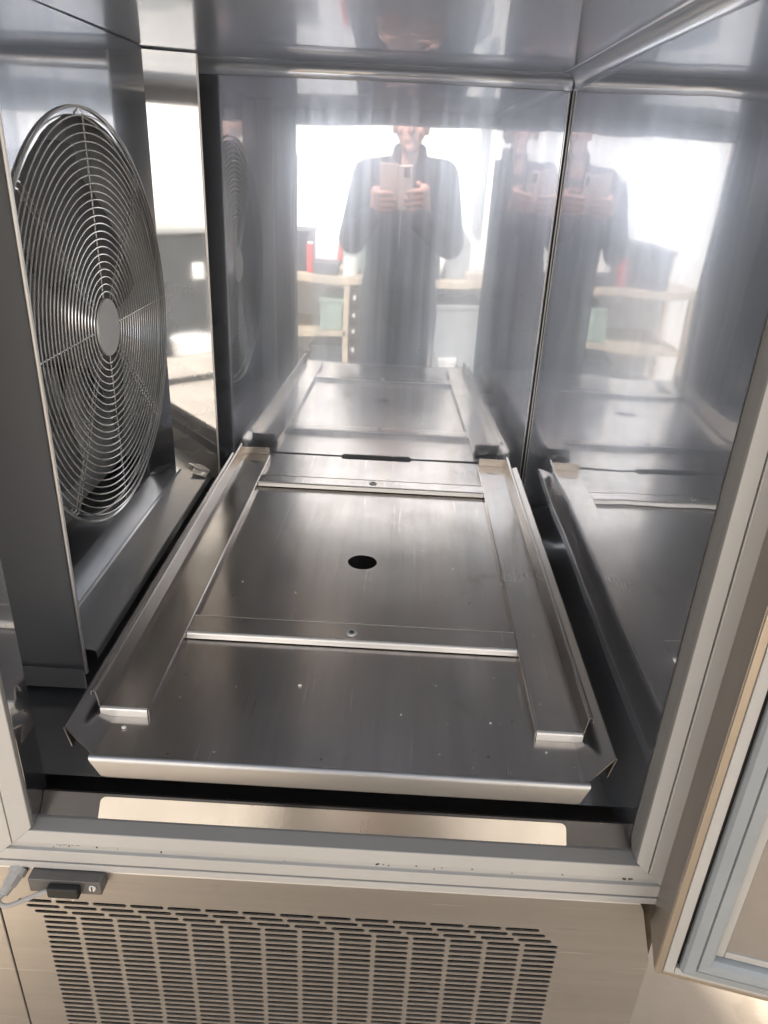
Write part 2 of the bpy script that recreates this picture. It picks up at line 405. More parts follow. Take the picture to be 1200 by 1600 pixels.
bottom = [(.0045, F0), (.0195, F0-.001), (.0197, F0+.006), (.0218, F0+.006), (.0220, F0+.003), (.0288, F0+.003), (.0290, F0-.001), (.0428, F0-.001), (.0430, F0+.005), (.0452, F0+.005), (.0454, F0-.001), (.0530, F0-.001), (.0530, .52), (.0045, .52)]
frame_side('b', bottom, PVC)
frame_side('b', [(0, .5162), (0, .4975), (.0043, F0+.0005), (.0043, .5162)], PVC2, 'breaker_strip')
rightp = [(.0002, F0), (.0118, F0-.002), (.0120, F0+.006), (.0132, F0+.006), (.0134, F0-.002), (.0300, F0-.001), (.0300, .52), (.0002, .52)]
frame_side('r', rightp, PVC)
frame_side('r', [(-.0006, .5062), (-.0006, F0+.0025), (.0001, F0+.0005), (.0001, .5062)], PVC2, 'breaker_strip')
leftp = [(.0012, F0), (.0205, F0-.002), (.0207, F0+.006), (.0220, F0+.006), (.0222, F0-.001), (.0535, F0-.001), (.0535, .52), (.0130, .52), (.0130, .4890), (.0012, .4890)]
frame_side('l', leftp, PVC)
frame_side('l', [(0, .4890), (0, F0+.003), (.0010, F0+.0005), (.0010, .4890)], PVC2, 'breaker_strip')
frame_side('t', bottom, PVC)
frame_side('t', [(0, .5162), (0, .4975), (.0043, F0+.0005), (.0043, .5162)], PVC2, 'breaker_strip')
frame_side('b', [(.0199, F0+.0008), (.0216, F0+.0008), (.0216, F0+.0058), (.0199, F0+.0058)], GROOVE, 'groove_dark_strip')  # added dark strips put grime and groove shade into colour
frame_side('b', [(.0432, F0+.0012), (.0450, F0+.0012), (.0450, F0+.0048), (.0432, F0+.0048)], GROOVE, 'groove_dark_strip')
frame_side('r', [(.0122, F0+.0015), (.0130, F0+.0015), (.0130, F0+.0058), (.0122, F0+.0058)], GROOVE, 'groove_dark_strip')
# grime collected in the bottom groove and corner
bm = bmesh.new()
for k in range(22):
    x = random.uniform(-.33, .25); z = .656-random.uniform(.0222, .0286)
    cyl(bm, (x, F0+.0032, z), (0, -1, 0), random.uniform(.0004, .0011), .0006, 6)
for k in range(14):
    cyl(bm, (.237+random.uniform(-.004, .006), F0+.001, .638+random.uniform(-.005, .005)), (0, -1, .2), random.uniform(.0005, .0016), .0006, 6)
for k in range(10):
    cyl(bm, (-.298+k*.0022+random.uniform(-.001, .001), F0+.0055, .6345), (0, -1, 0), .0014, .004, 6)
o = finish('grime_specks', bm, GRIME, chill); o['kind'] = 'stuff'

# ---- slotted vent panel below the opening
SL, SP, SH = .0335, .0372, .0044
ZR = [.5505, .5428, .5350] + [.5272-.0078*k for k in range(30)]
XS = [-.350, -.343, -.336] + [-.3285]*30
holes = []; rows = []
for z, x0 in zip(ZR, XS):
    for c in range(14): holes.append(stadium(x0+c*SP, x0+c*SP+SL, z, SH, 4))
def in_slot(x, z):
    for zz, x0 in zip(ZR, XS):
        if abs(z-zz) < SH/2:
            c = int((x-x0)//SP)
            if 0 <= c < 14 and 0 < (x-x0-c*SP) < SL:
                dx = x-x0-c*SP; r = SH/2
                if dx < r: return (dx-r)**2+(z-zz)**2 < r*r
                if dx > SL-r: return (dx-SL+r)**2+(z-zz)**2 < r*r
                return True
    return False
bm = bmesh.new()
outer = [(-.3695, .13), (.2815, .13), (.2815, .515), (.262, .588), (.258, .5965), (-.3695, .5965)]
holed(bm, outer, holes, lambda x, z: Vector((x, YFR+.003, z)), in_slot)
e = [ed for ed in bm.edges if len(ed.link_faces) == 1]
r = bmesh.ops.extrude_edge_only(bm, edges=e)
bmesh.ops.translate(bm, verts=[v for v in r['geom'] if isinstance(v, bmesh.types.BMVert)], vec=(0, .0018, 0))
finish('vent_panel', bm, FRONT, chill)
bm = bmesh.new(); strip(bm, [(YFR+.003, .5965)] + [(YFR+.006-.003*math.cos(math.radians(a)), .5970+.004*math.sin(math.radians(a))) for a in range(0, 100, 15)] + [(YFR+.02, .6012)], -.3695, .2575, 'x')
finish('vent_panel_top_fold', bm, EDGE, chill, True)
bm = bmesh.new(); box(bm, -.7595, -.3715, YFR+.003, YFR+.006, .13, .602)
finish('side_front_panel', bm, FRONT, chill, bevel=.001)
bm = bmesh.new(); box(bm, -.7595, -.3718, YFR+.001, YFR+.03, .606, 1.367)
finish('side_front_panel', bm, FRONT, chill, bevel=.001)
bm = bmesh.new(); box(bm, -.3714, .283, YFR+.012, YFR+.014, .113, .1295); 
finish('kick_strip', bm, BLACK, chill)
bm = bmesh.new(); box(bm, .2585, .283, YFR+.010, YFR+.03, .50, .602)
finish('gap_shade_filler', bm, GRIME, chill)  # dark piece added for the shadow and dirt in the gap
# condenser core behind the slots
cond = finish('condenser', bmbox(-.36, .26, .52, .555, .13, .575), DARK, chill)
bm = bmesh.new()
for k in range(200):
    x = -.358+k*.0031; box(bm, x, x+.0006, .509, .5195, .135, .57)
o = finish('condenser_fins', bm, FIN, cond); o['kind'] = 'stuff'
bm = bmesh.new()
for k in range(9):
    tube(bm, [(-.358, .5075, .16+k*.047), (.258, .5075, .16+k*.047)], .0035, 8)
finish('condenser_tubes', bm, FIN, cond)

# ---- door switch box, sensor, cable, gland on the panel
yb = YFR+.0025
sw = finish('switch_box', bmbox(-.3255, -.2565, YFR-.012, yb, .5845, .6015), BOXM, chill, bevel=.0006)
bm = bmesh.new(); box(bm, -.3055, -.2755, YFR-.0195, YFR-.0123, .586, .5985)
finish('magnet_sensor', bm, BLACK, sw, bevel=.0015)
bm = bmesh.new(); cyl(bm, (-.2645, YFR-.0122, .5935), (0, -1, 0), .0036, .0016, 20, .0028)
finish('screw', bm, EDGE, sw, False)
bm = bmesh.new(); box(bm, -.2651, -.2639, YFR-.01405, YFR-.0130, .5904, .5966)
finish('screw_slot', bm, BLACK, sw)
bm = bmesh.new()
for x in (-.300, -.2815): cyl(bm, (x, YFR-.0170, .5858), (0, 0, -1), .0022, .0018, 10)
finish('sensor_pin', bm, EDGE, sw)
gl = bmesh.new()
d = Vector((-.22, -.72, -.30)).normalized(); p0 = Vector((-.3400, YFR+.003, .5975))
cyl(gl, p0, d, .0085, .007, 14); cyl(gl, p0+d*.007, d, .0072, .010, 6, .0068); cyl(gl, p0+d*.017, d, .0055, .009, 16, .0042)
finish('cable_gland', gl, CABLE, chill, bevel=.0004)
bm = bmesh.new(); e0 = p0+d*.024
pts = []
ctrl = [e0, e0+d*.008, Vector((-.340, YFR-.028, .5835)), Vector((-.324, YFR-.022, .5865)), Vector((-.310, YFR-.017, .5905)), Vector((-.300, YFR-.0160, .592))]
for i in range(len(ctrl)-1):
    a0, a1, a2, a3 = ctrl[max(i-1, 0)], ctrl[i], ctrl[i+1], ctrl[min(i+2, len(ctrl)-1)]
    for k in range(6):
        s = k/6
        pts.append(.5*((2*a1)+(a2-a0)*s+(2*a0-5*a1+4*a2-a3)*s*s+(3*a1-a0-3*a2+a3)*s**3))
pts.append(ctrl[-1]); tube(bm, pts, .0022, 8)
finish('sensor_cable', bm, CABLE, chill, True)

# ---- evaporator fan cover
XF, FY0, FY1 = -.385, .690, 1.200
XE = -.3460
FC = (.952, 1.018); FR = .243
bm = bmesh.new()
circ = [(FC[0]+FR*math.cos(2*PI*k/72), FC[1]+FR*math.sin(2*PI*k/72)) for k in range(72)]
circ = [(min(max(y, FY0+.004), FY1-.004), z) for y, z in circ]
holed(bm, [(FY0+.005, .712), (FY1, .712), (FY1, ZC-.001), (FY0, ZC-.001)], [circ],
      lambda y, z: Vector((XF, y, z)), lambda y, z: (y-FC[0])**2+(z-FC[1])**2 < (FR-.001)**2)
cover = finish('fan_cover', bm, PLATE, chill, solid=.0015)
bm = bmesh.new(); box(bm, -.62, XE-.001, FY0+.002, FY0+.004, .672, ZC-.001)
finish('front_flange', bm, FLANGE, cover)
bm = bmesh.new(); strip(bm, [(XF+.001, FY0+.012), (XE-.002, FY0+.0075), (XE+.0008, FY0+.004), (XE+.0010, FY0), (XE-.0005, FY0-.0014), (XE-.003, FY0+.0015)], .672, ZC-.001, 'z')
finish('folded_edge', bm, EDGE, cover, True)
bm = bmesh.new(); box(bm, -.52, XF-.001, FY1-.002, FY1-.0005, .74, ZC-.001)
finish('rear_flange', bm, FLANGE, cover)
bm = bmesh.new(); tube(bm, [(XF-.006, FC[0]+FR*math.cos(2*PI*k/96), FC[1]+FR*math.sin(2*PI*k/96)) for k in range(96)], .0016, 6, True)
finish('hole_rim', bm, EDGE, cover, True)
# drip ledge under the cover, with its front lip
bm = bmesh.new()
strip(bm, [(-.62, .7145), (XF+.001, .7125), (XF+.0035, .7105), (-.3345, .7020), (-.3330, .7000), (-.3330, .690)], FY0+.0046, 1.262, 'y', 4)
ledge = finish('drip_ledge', bm, FLANGE, chill, False)
bm = bmesh.new(); box(bm, -.62, XE+.0005, FY0-.006, FY0-.0045, .6545, .6815); 
finish('ledge_lip', bm, FLANGE, ledge, bevel=.0006)
bm = bmesh.new()
rnd = random.Random(3)
grid(bm, lambda u, v: Vector((-.3600+.0255*u, 1.206+.040*v, .7110-.0085*u+.0020+rnd.uniform(-.0007, .0007))), 5, 9)
finish('foil_tape', bm, FOIL, ledge)
# air guide at the back left corner
bm = bmesh.new()
a0, a1 = Vector((-.4355, 1.2031)), Vector((-.3195, 1.2465))
grid(bm, lambda u, v: Vector((a0.x+(a1.x-a0.x)*u, a0.y+(a1.y-a0.y)*u, .690+(ZC-.002-.690)*v)), 6, 12)
ag = finish('air_guide', bm, steel('air_guide_steel', rough=.04, brush=(160, 160, 3), bump=.0015, haze=.16, film=.03, smudge=.4), chill, True, solid=.0012)
bm = bmesh.new(); strip(bm, [(a1.x-.001, a1.y-.0015), (a1.x+.0013, a1.y-.0008), (a1.x+.0015, a1.y+.0015), (a1.x-.001, a1.y+.003)], .690, ZC-.002, 'z')
finish('folded_edge', bm, EDGE, ag)
# dark recess behind the fan
bm = bmesh.new(); box(bm, -.480, -.472, FY0+.006, FY1-.004, .74, ZC-.004)
finish('evaporator_coil', bm, matte('aluminium_coil', (.50, .53, .56), .7, .12, 30), chill)
bm = bmesh.new(); box(bm, -.4715, XF-.003, FY1-.0055, FY1-.0035, .742, ZC-.006)
finish('glare_shield', bm, MATS['aluminium_coil'], chill)  # added matte sheet, hides bright reflections on the rear flange
# fan
fan = bmesh.new(); cyl(fan, (XF-.025, FC[0], FC[1]), (-1, 0, 0), .055, .055, 28)
fan = finish('fan_motor', fan, BLADE, chill, bevel=.004)
for k in range(5):
    a = 2*PI*k/5+.35; bm = bmesh.new()
    def blade(u, v, a=a):
        rr = .05+.165*u; t = a+(v-.5)*(.75+.25*u)+.25*u
        return Vector((XF-.030-.035*v+.008*math.sin(PI*u), FC[0]+rr*math.cos(t), FC[1]+rr*math.sin(t)))
    grid(bm, blade, 8, 6)
    finish('blade', bm, BLADE, fan, True, solid=.002)
# guard
guard = finish('fan_guard', (lambda b: (tube(b, [(XF+.003, FC[0]+.2505*math.cos(2*PI*k/120), FC[1]+.2505*math.sin(2*PI*k/120)) for k in range(120)], .0016, 6, True), b)[1])(bmesh.new()), WIRE, chill, True)
for i in range(1, 24):
    rr = .2505-.00895*i; bm = bmesh.new(); n = 96 if rr > .12 else 56
    tube(bm, [(XF+.0075, FC[0]+rr*math.cos(2*PI*k/n), FC[1]+rr*math.sin(2*PI*k/n)) for k in range(n)], .00095, 6, True)
    finish('guard_ring', bm, WIRE, guard, True)
for ang, dbl in ((90, 0), (270, 0), (0, 0), (180, 0), (45, 1), (135, 1), (232, 1), (315, 1)):
    a = math.radians(ang); dv = Vector((0, math.cos(a), math.sin(a))); pv = Vector((0, -math.sin(a), math.cos(a)))
    for s in ((-.0045, .0045) if dbl else (0,)):
        bm = bmesh.new(); c = Vector((XF+(.0030 if dbl else .0052), *FC))+pv*s
        tube(bm, [c+dv*.034, c+dv*.244, c+dv*.2500+Vector((-.006, 0, 0))], .0011 if not dbl else .0013, 6)
        finish('guard_spoke', bm, WIRE, guard, True)
bm = bmesh.new(); cyl(bm, (XF+.0068, *FC), (1, 0, 0), .0365, .002, 40, .0355)
finish('hub_disc', bm, ZINC, guard, False)

# ---- the open door (hinged on the right, swung right round)
DO = Vector((.2585, .437, .58)); DU = Vector((.977, -.214, 0)).normalized(); DN = Vector((-.214, -.977, 0)).normalized()
def dpt(s, dpth, z): v = DO + DU*s + DN*dpth; return Vector((v.x, v.y, z))
def dbox(bm, s0, s1, d0, d1, z0, z1):
    V = [bm.verts.new(dpt(s, dd, z)) for z in (z0, z1) for dd in (d0, d1) for s in (s0, s1)]
    for f in ((0, 1, 3, 2), (4, 6, 7, 5), (0, 4, 5, 1), (2, 3, 7, 6), (0, 2, 6, 4), (1, 5, 7, 3)): bm.faces.new([V[i] for i in f])
DW, DZ0, DZ1 = .62, .58, 1.372
bm = bmesh.new(); dbox(bm, 0, DW, -.048, -.0005, DZ0, DZ1)
door = finish('door', bm, steel('door_edge_steel', col=(.40, .37, .34), smudge=.1, rough=.36, brush=(900, 900, 14), bump=0, film=.08, film_col=(.2, .17, .15)), chill, bevel=.001)
TAN = steel('floor_tinted_border_steel', col=(.62, .55, .46), smudge=.1, rough=.36, brush=(900, 900, 14), bump=0, film=.15, film_col=(.55, .44, .32))  # tan colour stands in for the floor reflected in the border
def ring4(name, s0, s1, dz, d0, d1, mat, bev=.0):
    """a rectangular border: s0..s1 inset from every edge of the door, as four pieces"""
    a, b = s0, s1
    for q in (('v', a, b, DZ0+a+dz, DZ1-a-dz), ('v', DW-b, DW-a, DZ0+a+dz, DZ1-a-dz), ('h', b+.0004, DW-b-.0004, DZ0+a+dz, DZ0+b+dz), ('h', b+.0004, DW-b-.0004, DZ1-b-dz, DZ1-a-dz)):
        bm = bmesh.new(); dbox(bm, q[1], q[2], d0, d1, q[3], q[4]); finish(name, bm, mat, door, bevel=bev)
ring4('door_border', .0004, .0062, 0, 0, .004, TAN, .0004)
ring4('gasket_base', .0066, .0150, 0, 0, .0055, PVC, .0006)
ring4('gasket_groove', .0152, .0186, 0, 0, .001, BLACK)
def gasket(s0, s1):
    prof = [(s0, 0), (s0, .006), (s0+.002, .0105), (s0+(s1-s0)*.42, .012), (s0+(s1-s0)*.46, .0095), (s0+(s1-s0)*.50, .012), (s1-.004, .011), (s1-.001, .007), (s1, 0)]
    def corner(s, i):
        return [(s, DZ0+s-.004), (DW-s, DZ0+s-.004), (DW-s, DZ1-s+.004), (s, DZ1-s+.004)][i]
    for i in range(4):
        bm = bmesh.new()
        A = [bm.verts.new(dpt(corner(s, i)[0], dd, corner(s, i)[1])) for s, dd in prof]
        B = [bm.verts.new(dpt(corner(s, (i+1) % 4)[0], dd, corner(s, (i+1) % 4)[1])) for s, dd in prof]
        for k in range(len(prof)-1): bm.faces.new((A[k], A[k+1], B[k+1], B[k]))
        finish('gasket', bm, RUBBER, door, False)
gasket(.0188, .0430)
ring4('liner_border', .0432, .0500, -.003, 0, .003, PVC, .0006)
bm = bmesh.new(); dbox(bm, .0505, DW-.0505, 0, .0015, DZ0+.0475, DZ1-.0475)
finish('inner_panel', bm, steel('door_liner_steel', col=(.66, .61, .55), rough=.07, brush=(120, 120, 4), bump=.01, haze=.25, film=.08, film_col=(.5, .42, .33), smudge=.4), door)
for z in (.62, 1.33):
    bm = bmesh.new(); cyl(bm, (.2765, .4665, z-.02), (0, 0, 1), .007, .04, 16)
    finish('hinge', bm, FLANGE, chill, bevel=.001)

# ================================================================== BASE TRAY
ZT = .722
tray = root('base_tray', 'removable stainless base tray with two rails lying in the chamber', 'tray', (-.036, .9, ZT))
bm = bmesh.new()
HC = (-.0375, .8995); HR = .0202
hole = [(HC[0]+HR*math.cos(2*PI*k/40), HC[1]+HR*math.sin(2*PI*k/40)) for k in range(40)]
out = [(-.262, .5115), (.190, .5115), (.190, 1.2945), (.030, 1.2945)] + [(.029, 1.288), (.026, 1.2852), (-.094, 1.2852), (-.099, 1.288)] + [(-.100, 1.2945), (-.262, 1.2945)]
holed(bm, out, [hole], lambda x, y: Vector((x, y, ZT)), lambda x, y: (x-HC[0])**2+(y-HC[1])**2 < (HR-.0002)**2)
finish('pan', bm, TRAY, tray, solid=.0016)
bm = bmesh.new()
pr_ = [(.5120, ZT+.0008), (.5105, ZT+.0006), (.5094, ZT-.0001), (.5085, ZT-.0014), (.5080, ZT-.0034), (.5080, ZT-.0195), (.5088, ZT-.0215)]
n_ = len(pr_)
ends = [(-.2665, .1945), (-.2665, .1945), (-.2665, .1945), (-.2662, .1942), (-.265, .193), (-.2565, .187), (-.252, .183)]
A = [bm.verts.new((ends[i][0], *pr_[i])) for i in range(n_)]; B = [bm.verts.new((ends[i][1], *pr_[i])) for i in range(n_)]
for i in range(n_-1): bm.faces.new((A[i], A[i+1], B[i+1], B[i]))
finish('front_lip', bm, LIP, tray, True, solid=.0012)
for sgn, xb, xo in ((-1, -.262, -.2975), (1, .190, .2215)):
    bm = bmesh.new()
    Y = [(.5118, 0), (.536, 1)]
    def fl(u, v):
        y0 = .5118+.0225*u; y = y0+(1.262-y0)*v
        x = xb+(xo-xb)*u; z = ZT+.0110*u**1.1
        return Vector((x, y, z))
    grid(bm, fl, 6, 12)
    # hem folded down at the outer edge
    strip(bm, [(xo, ZT+.0110), (xo+sgn*.0010, ZT+.0105), (xo+sgn*.0008, ZT+.010), (xo-sgn*.004, ZT-.012)], .5345, 1.262, 'y', 1)
    finish('side_flange', bm, RAILM, tray, True, solid=.001)
def make_rail(sgn, xi, xo):
    zt = ZT+.0095; y0, y1 = .5665, 1.262
    bm = bmesh.new()
    sx0, sx1 = sorted((xi+sgn*.012, xi+sgn*.030))
    slot = [(sx0, y1-.040), (sx1, y1-.040), (sx1, y1-.033), (sx0, y1-.033)]
    X0, X1 = sorted((xi, xo))
    holed(bm, [(X0, y0), (X1, y0), (X1, y1), (X0, y1)], [slot], lambda x, y: Vector((x, y, zt)), lambda x, y: sx0 < x < sx1 and y1-.040 < y < y1-.033)
    strip(bm, [(xi, zt), (xi-sgn*.0008, zt-.0008), (xi-sgn*.0008, ZT+.0012)], y0, y1, 'y')
    rail = finish('rail', bm, TRAY, tray, solid=.0012)
    bm = bmesh.new()
    hx = xo+sgn*.0030; hz = zt+.0180
    path = [(xo, zt), (xo+sgn*.0009, zt+.0022), (hx, hz)] + [(hx+sgn*(.0022-.0022*math.cos(math.radians(a))), hz+.0022*math.sin(math.radians(a))) for a in (30, 60, 90, 120, 150, 180)] + [(hx+sgn*.0043, hz-.0035)]
    strip(bm, path, y0, y1, 'y')
    finish('rail_upstand', bm, RAILM, rail, True, solid=.0011)
    bm = bmesh.new()
    strip(bm, [(y0+.0015, zt+.0004)]+[(y0-.0002-.0014*math.sin(a), zt-.001+.0014*math.cos(a)) for a in [PI/2*k/5 for k in range(6)]]+[(y0-.0016, ZT+.0010)], xi, xo, 'x')
    finish('front_stop', bm, EDGE, rail, True, solid=.001)
    bm = bmesh.new(); X0b, X1b = sorted((xi, xo+sgn*.002))
    box(bm, X0b, X1b, y1-.0004, y1+.0008, zt+.0008, zt+.0145)
    finish('rear_stop', bm, TRAY, rail, bevel=.0004)
    return rail
make_rail(-1, -.2295, -.2755)
make_rail(1, .1525, .1975)
def make_bar(y0, y1, xs):
    zt = ZT+.0085
    bm = bmesh.new(); x0, x1 = -.2275, .1508
    strip(bm, [(y1, ZT+.0012), (y1, zt), (y0+.003, zt)], x0, x1, 'x')
    bar = finish('cross_bar', bm, TRAY, tray, solid=.0012)
    bm = bmesh.new(); strip(bm, [(y0+.0031, zt+.0002)]+[(y0+.003-.003*math.sin(a), zt-.0028+.003*math.cos(a)) for a in [PI/2*k/6 for k in range(1, 7)]]+[(y0-.0012, ZT+.0022)], x0, x1, 'x')
    finish('folded_front', bm, EDGE, bar, True, solid=.0012)
    bm = bmesh.new(); strip(bm, [(y1-.0006, zt+.0009), (y1+.0004, zt+.0007), (y1+.0009, zt-.0004)], x0, x1, 'x')
    finish('rear_edge', bm, EDGE, bar)
    for (sx, sy) in xs:
        bm = bmesh.new(); cyl(bm, (sx, sy, zt+.0006), (0, 0, 1), .0068, .0014, 24, .0060)
        s = finish('screw', bm, ZINC, bar, bevel=.0003)
        bm = bmesh.new(); cyl(bm, (sx, sy, zt+.0021), (0, 0, 1), .0030, .0003, 6)
        finish('hex_socket', bm, BLACK, bar)
    return bar
make_bar(.7000, .7355, [(-.0395, .7165)])
make_bar(1.1400, 1.1720, [(-.0350, 1.1570)])

# crumbs on the tray
cr = []
for k, (x, y, s) in enumerate([(-.247, .5485, .0021), (-.0875, .626, .0017), (-.118, .810, .0010), (.02, .59, .0008), (-.19, .83, .0009), (.11, .585, .0008), (.16, .548, .0009)]):
    bm = bmesh.new(); bmesh.ops.create_icosphere(bm, subdivisions=2, radius=s)
    for v in bm.verts: v.co = Vector((v.co.x*1.2, v.co.y*.9, v.co.z*.6)) + Vector((x+random.uniform(-.0003, .0003), y, ZT+.0012+s*.5))
    cr.append(bm)
lab = ['white crumb in front of the left rail end', 'white crumb in the middle of the front tray area']
bmj = bmesh.new()
for i, b in enumerate(cr):
    if i < 2:
        o = finish('crumb', b, CRUMB, None, True); thing(o, lab[i], 'crumb', 'white crumbs on the tray')
        c = sum((v.co for v in o.data.vertices), Vector())/len(o.data.vertices); rebase(o, c)
    else:
        me = bpy.data.meshes.new('t'); b.to_mesh(me); bmj.from_mesh(me); b.free()
o = finish('crumb_specks', bmj, CRUMB); o['kind'] = 'stuff'; o['label'] = 'tiny pale specks scattered over the steel tray'

# ================================================================== THE YARD BEHIND THE CAMERA (seen in the polished steel)
WY = -2.4
bm = bmesh.new(); box(bm, -3.2, 3.2, WY-.2, WY, .0, 3.1)
o = finish('plaster_wall', bm, PLASTER, None, bevel=.01); thing(o, 'stained white plaster wall mirrored in the polished back panel', 'wall'); rebase(o, (0, WY-.1, 0))
wb = root('workbench', 'pale wooden workbench with open shelves below, mirrored beside the person', 'workbench', (-.1, -1.9, 0))
BY0, BY1 = -2.36, -1.70
finish('tabletop', bmbox(-1.15, .62, BY0, BY1, .665, .705), WOOD, wb, bevel=.003)
finish('shelf', bmbox(-1.10, -.352, BY0+.02, BY1-.005, .365, .395), WOOD, wb)
finish('shelf', bmbox(-1.10, .57, BY0+.02, BY1-.005, .10, .13), WOOD, wb)
for x in (-1.13, -.35, .205, .57):
    for y in (BY0+.03, BY1-.035):
        finish('leg', bmbox(x-.02, x+.02, y-.02, y+.03, .002, .664), WOOD, wb, bevel=.002)
du = root('drawer_unit', 'dark brown drawer unit under the mirrored workbench', 'drawer unit', (-.22, -1.95, .131))
finish('carcass', bmbox(-.325, -.02, BY0+.05, BY1-.03, .132, .655), BROWN, du)
for k in range(5):
    z0 = .142+k*.102
    d_ = finish('drawer', bmbox(-.318, -.028, BY1-.0295, BY1-.012, z0, z0+.095), BROWN, du, bevel=.002)
    finish('handle', bmbox(-.303, -.285, BY1-.0115, BY1-.004, z0+.04, z0+.062), WHITEP, d_)
finish('paper_tag', bmbox(-.285, -.215, BY1-.0118, BY1-.0108, .165, .225), WHITEP, du)
def crate(name, lab, cat, a, mat, bev=.006, group=None):
    r_ = root(name, lab, cat, ((a[0]+a[1])/2, (a[2]+a[3])/2, a[4]), group)
    x0, x1, y0, y1, z0, z1 = a
    finish('shell', bmbox(*a), mat, r_, bevel=bev)
    finish('rim', bmbox(x0-.006, x1+.006, y0-.006, y1+.006, z1-.02, z1+.004), mat, r_, bevel=.002)
    return r_
crate('storage_crate', 'green grey crate on the bench shelf beside the drawers', 'crate', (-.54, -.38, -2.15, -1.73, .397, .585), GREEN)
crate('storage_crate', 'dark crate on the lowest bench shelf below the green one', 'crate', (-.60, -.38, -2.15, -1.75, .131, .30), DARKG)
crate('storage_crate', 'grey metal bin under the right end of the bench', 'crate', (.25, .56, -2.2, -1.74, .131, .56), GREYP)
crate('cardboard_box', 'small white box standing before the grey bin', 'box', (.30, .42, -1.732, -1.705, .131, .27), WHITEP, .002)
crate('machine_box', 'green grey machine housing standing on the bench', 'machine', (-.40, -.22, -2.2, -1.9, .7055, .86), GREEN)
crate('machine_box', 'low dark machine at the left end of the bench', 'machine', (-.95, -.62, -2.2, -1.8, .7055, .93), DARKG)
crate('tool_case', 'dark flat tool case lying on the bench', 'tool case', (-.58, -.43, -2.0, -1.76, .7055, .76), DARKG)
bm = bmesh.new(); prism(bm, [(.27, .7055), (.46, .7055), (.46, .90), (.38, 1.0)], -2.0, -1.88, 'y')
o = finish('sheet_metal_hood', bm, GREYP, None, bevel=.003); thing(o, 'grey sloping sheet metal hood standing at the right end of the bench', 'hood'); rebase(o, (.36, -1.94, .7055))
bm = bmesh.new(); cyl(bm, (-.475, -2.37, .7055), (.09, 0, .995), .022, .20, 14, .016)
o = finish('red_bottle', bm, REDP, None, True); thing(o, 'slim red bottle leaning on the wall above the bench', 'bottle'); rebase(o, (-.475, -2.37, .7055))
for k, x in enumerate((-.34, -.12)):
    r_ = root('wall_socket', 'white socket plate high on the plaster wall, %s one' % ('left' if k == 0 else 'right'), 'socket', (x, WY, 1.30), 'white socket plates on the wall')
    finish('plate', bmbox(x-.06, x+.06, WY+.0005, WY+.03, 1.26, 1.335), WHITEP, r_, bevel=.004)
    bm = bmesh.new(); cyl(bm, (x, WY+.0302, 1.30), (0, 1, 0), .018, .006, 18); finish('outlet', bm, GREYP, r_)
bm = bmesh.new()
grid(bm, lambda u, v: Vector((1.22+.55*u, -1.6+.03*math.sin(u*26), .02+2.5*v)), 60, 2)
o = finish('hanging_curtain', bm, BEIGE, None, True, solid=.003); thing(o, 'beige folded curtain mirrored in the narrow steel strip', 'curtain'); rebase(o, (1.5, -1.6, .02))
cb = root('control_cabinet', 'dark grey cabinet with a white plate mirrored beside the curtain', 'cabinet', (.95, -1.9, 0))
finish('body', bmbox(.75, 1.2, -2.3, -1.75, .05, .80), DARKG, cb, bevel=.006)
finish('top', bmbox(.73, 1.22, -2.32, -1.73, .801, .83), GREYP, cb, bevel=.004)
finish('plate', bmbox(1.08, 1.15, -1.7495, -1.735, .55, .64), WHITEP, cb, bevel=.003)
for x in (.78, 1.17): finish('leg', bmbox(x-.02, x+.02, -2.25, -1.80, .002, .0495), BLACK, cb)
bk = bmesh.new(); cyl(bk, (.98, -1.55, .002), (0, 0, 1), .11, .26, 28, .14)
o = finish('white_bucket', bk, WHITEP, None, True); thing(o, 'white plastic bucket on the ground before the dark cabinet', 'bucket'); rebase(o, (.98, -1.55, .002))

def tin(name, lab, cat, x, y, r_, h, mat, lidmat):
    t_ = root(name, lab, cat, (x, y, .7055))
    bm = bmesh.new(); cyl(bm, (x, y, .7055), (0, 0, 1), r_, h, 20); finish('shell', bm, mat, t_, bevel=.002)
    bm = bmesh.new(); cyl(bm, (x, y, .7057+h), (0, 0, 1), r_*.8, .012, 20); finish('lid', bm, lidmat, t_, bevel=.002)
tin('paint_tin', 'squat white paint tin standing left of the person on the bench', 'tin', -.34, -1.80, .05, .10, WHITEP, GREYP)
tin('spray_can', 'slim red spray can with a white cap on the bench', 'can', -.60, -1.79, .026, .16, REDP, WHITEP)
tin('oil_bottle', 'dark oil bottle near the right end of the bench', 'bottle', .225, -1.80, .035, .19, DARKG, BLACK)
crate('parts_tray', 'shallow beige parts tray on the right of the bench', 'parts tray', (.44, .60, -1.86, -1.74, .7055, .75), BEIGE, .002)
bm = bmesh.new(); box(bm, .50, .56, WY+.001, WY+.05, .95, 2.6)
o = finish('wall_duct', bm, GREYP, None, bevel=.004); thing(o, 'narrow grey vertical duct fixed on the white plaster wall', 'duct'); rebase(o, (.53, WY, .95))

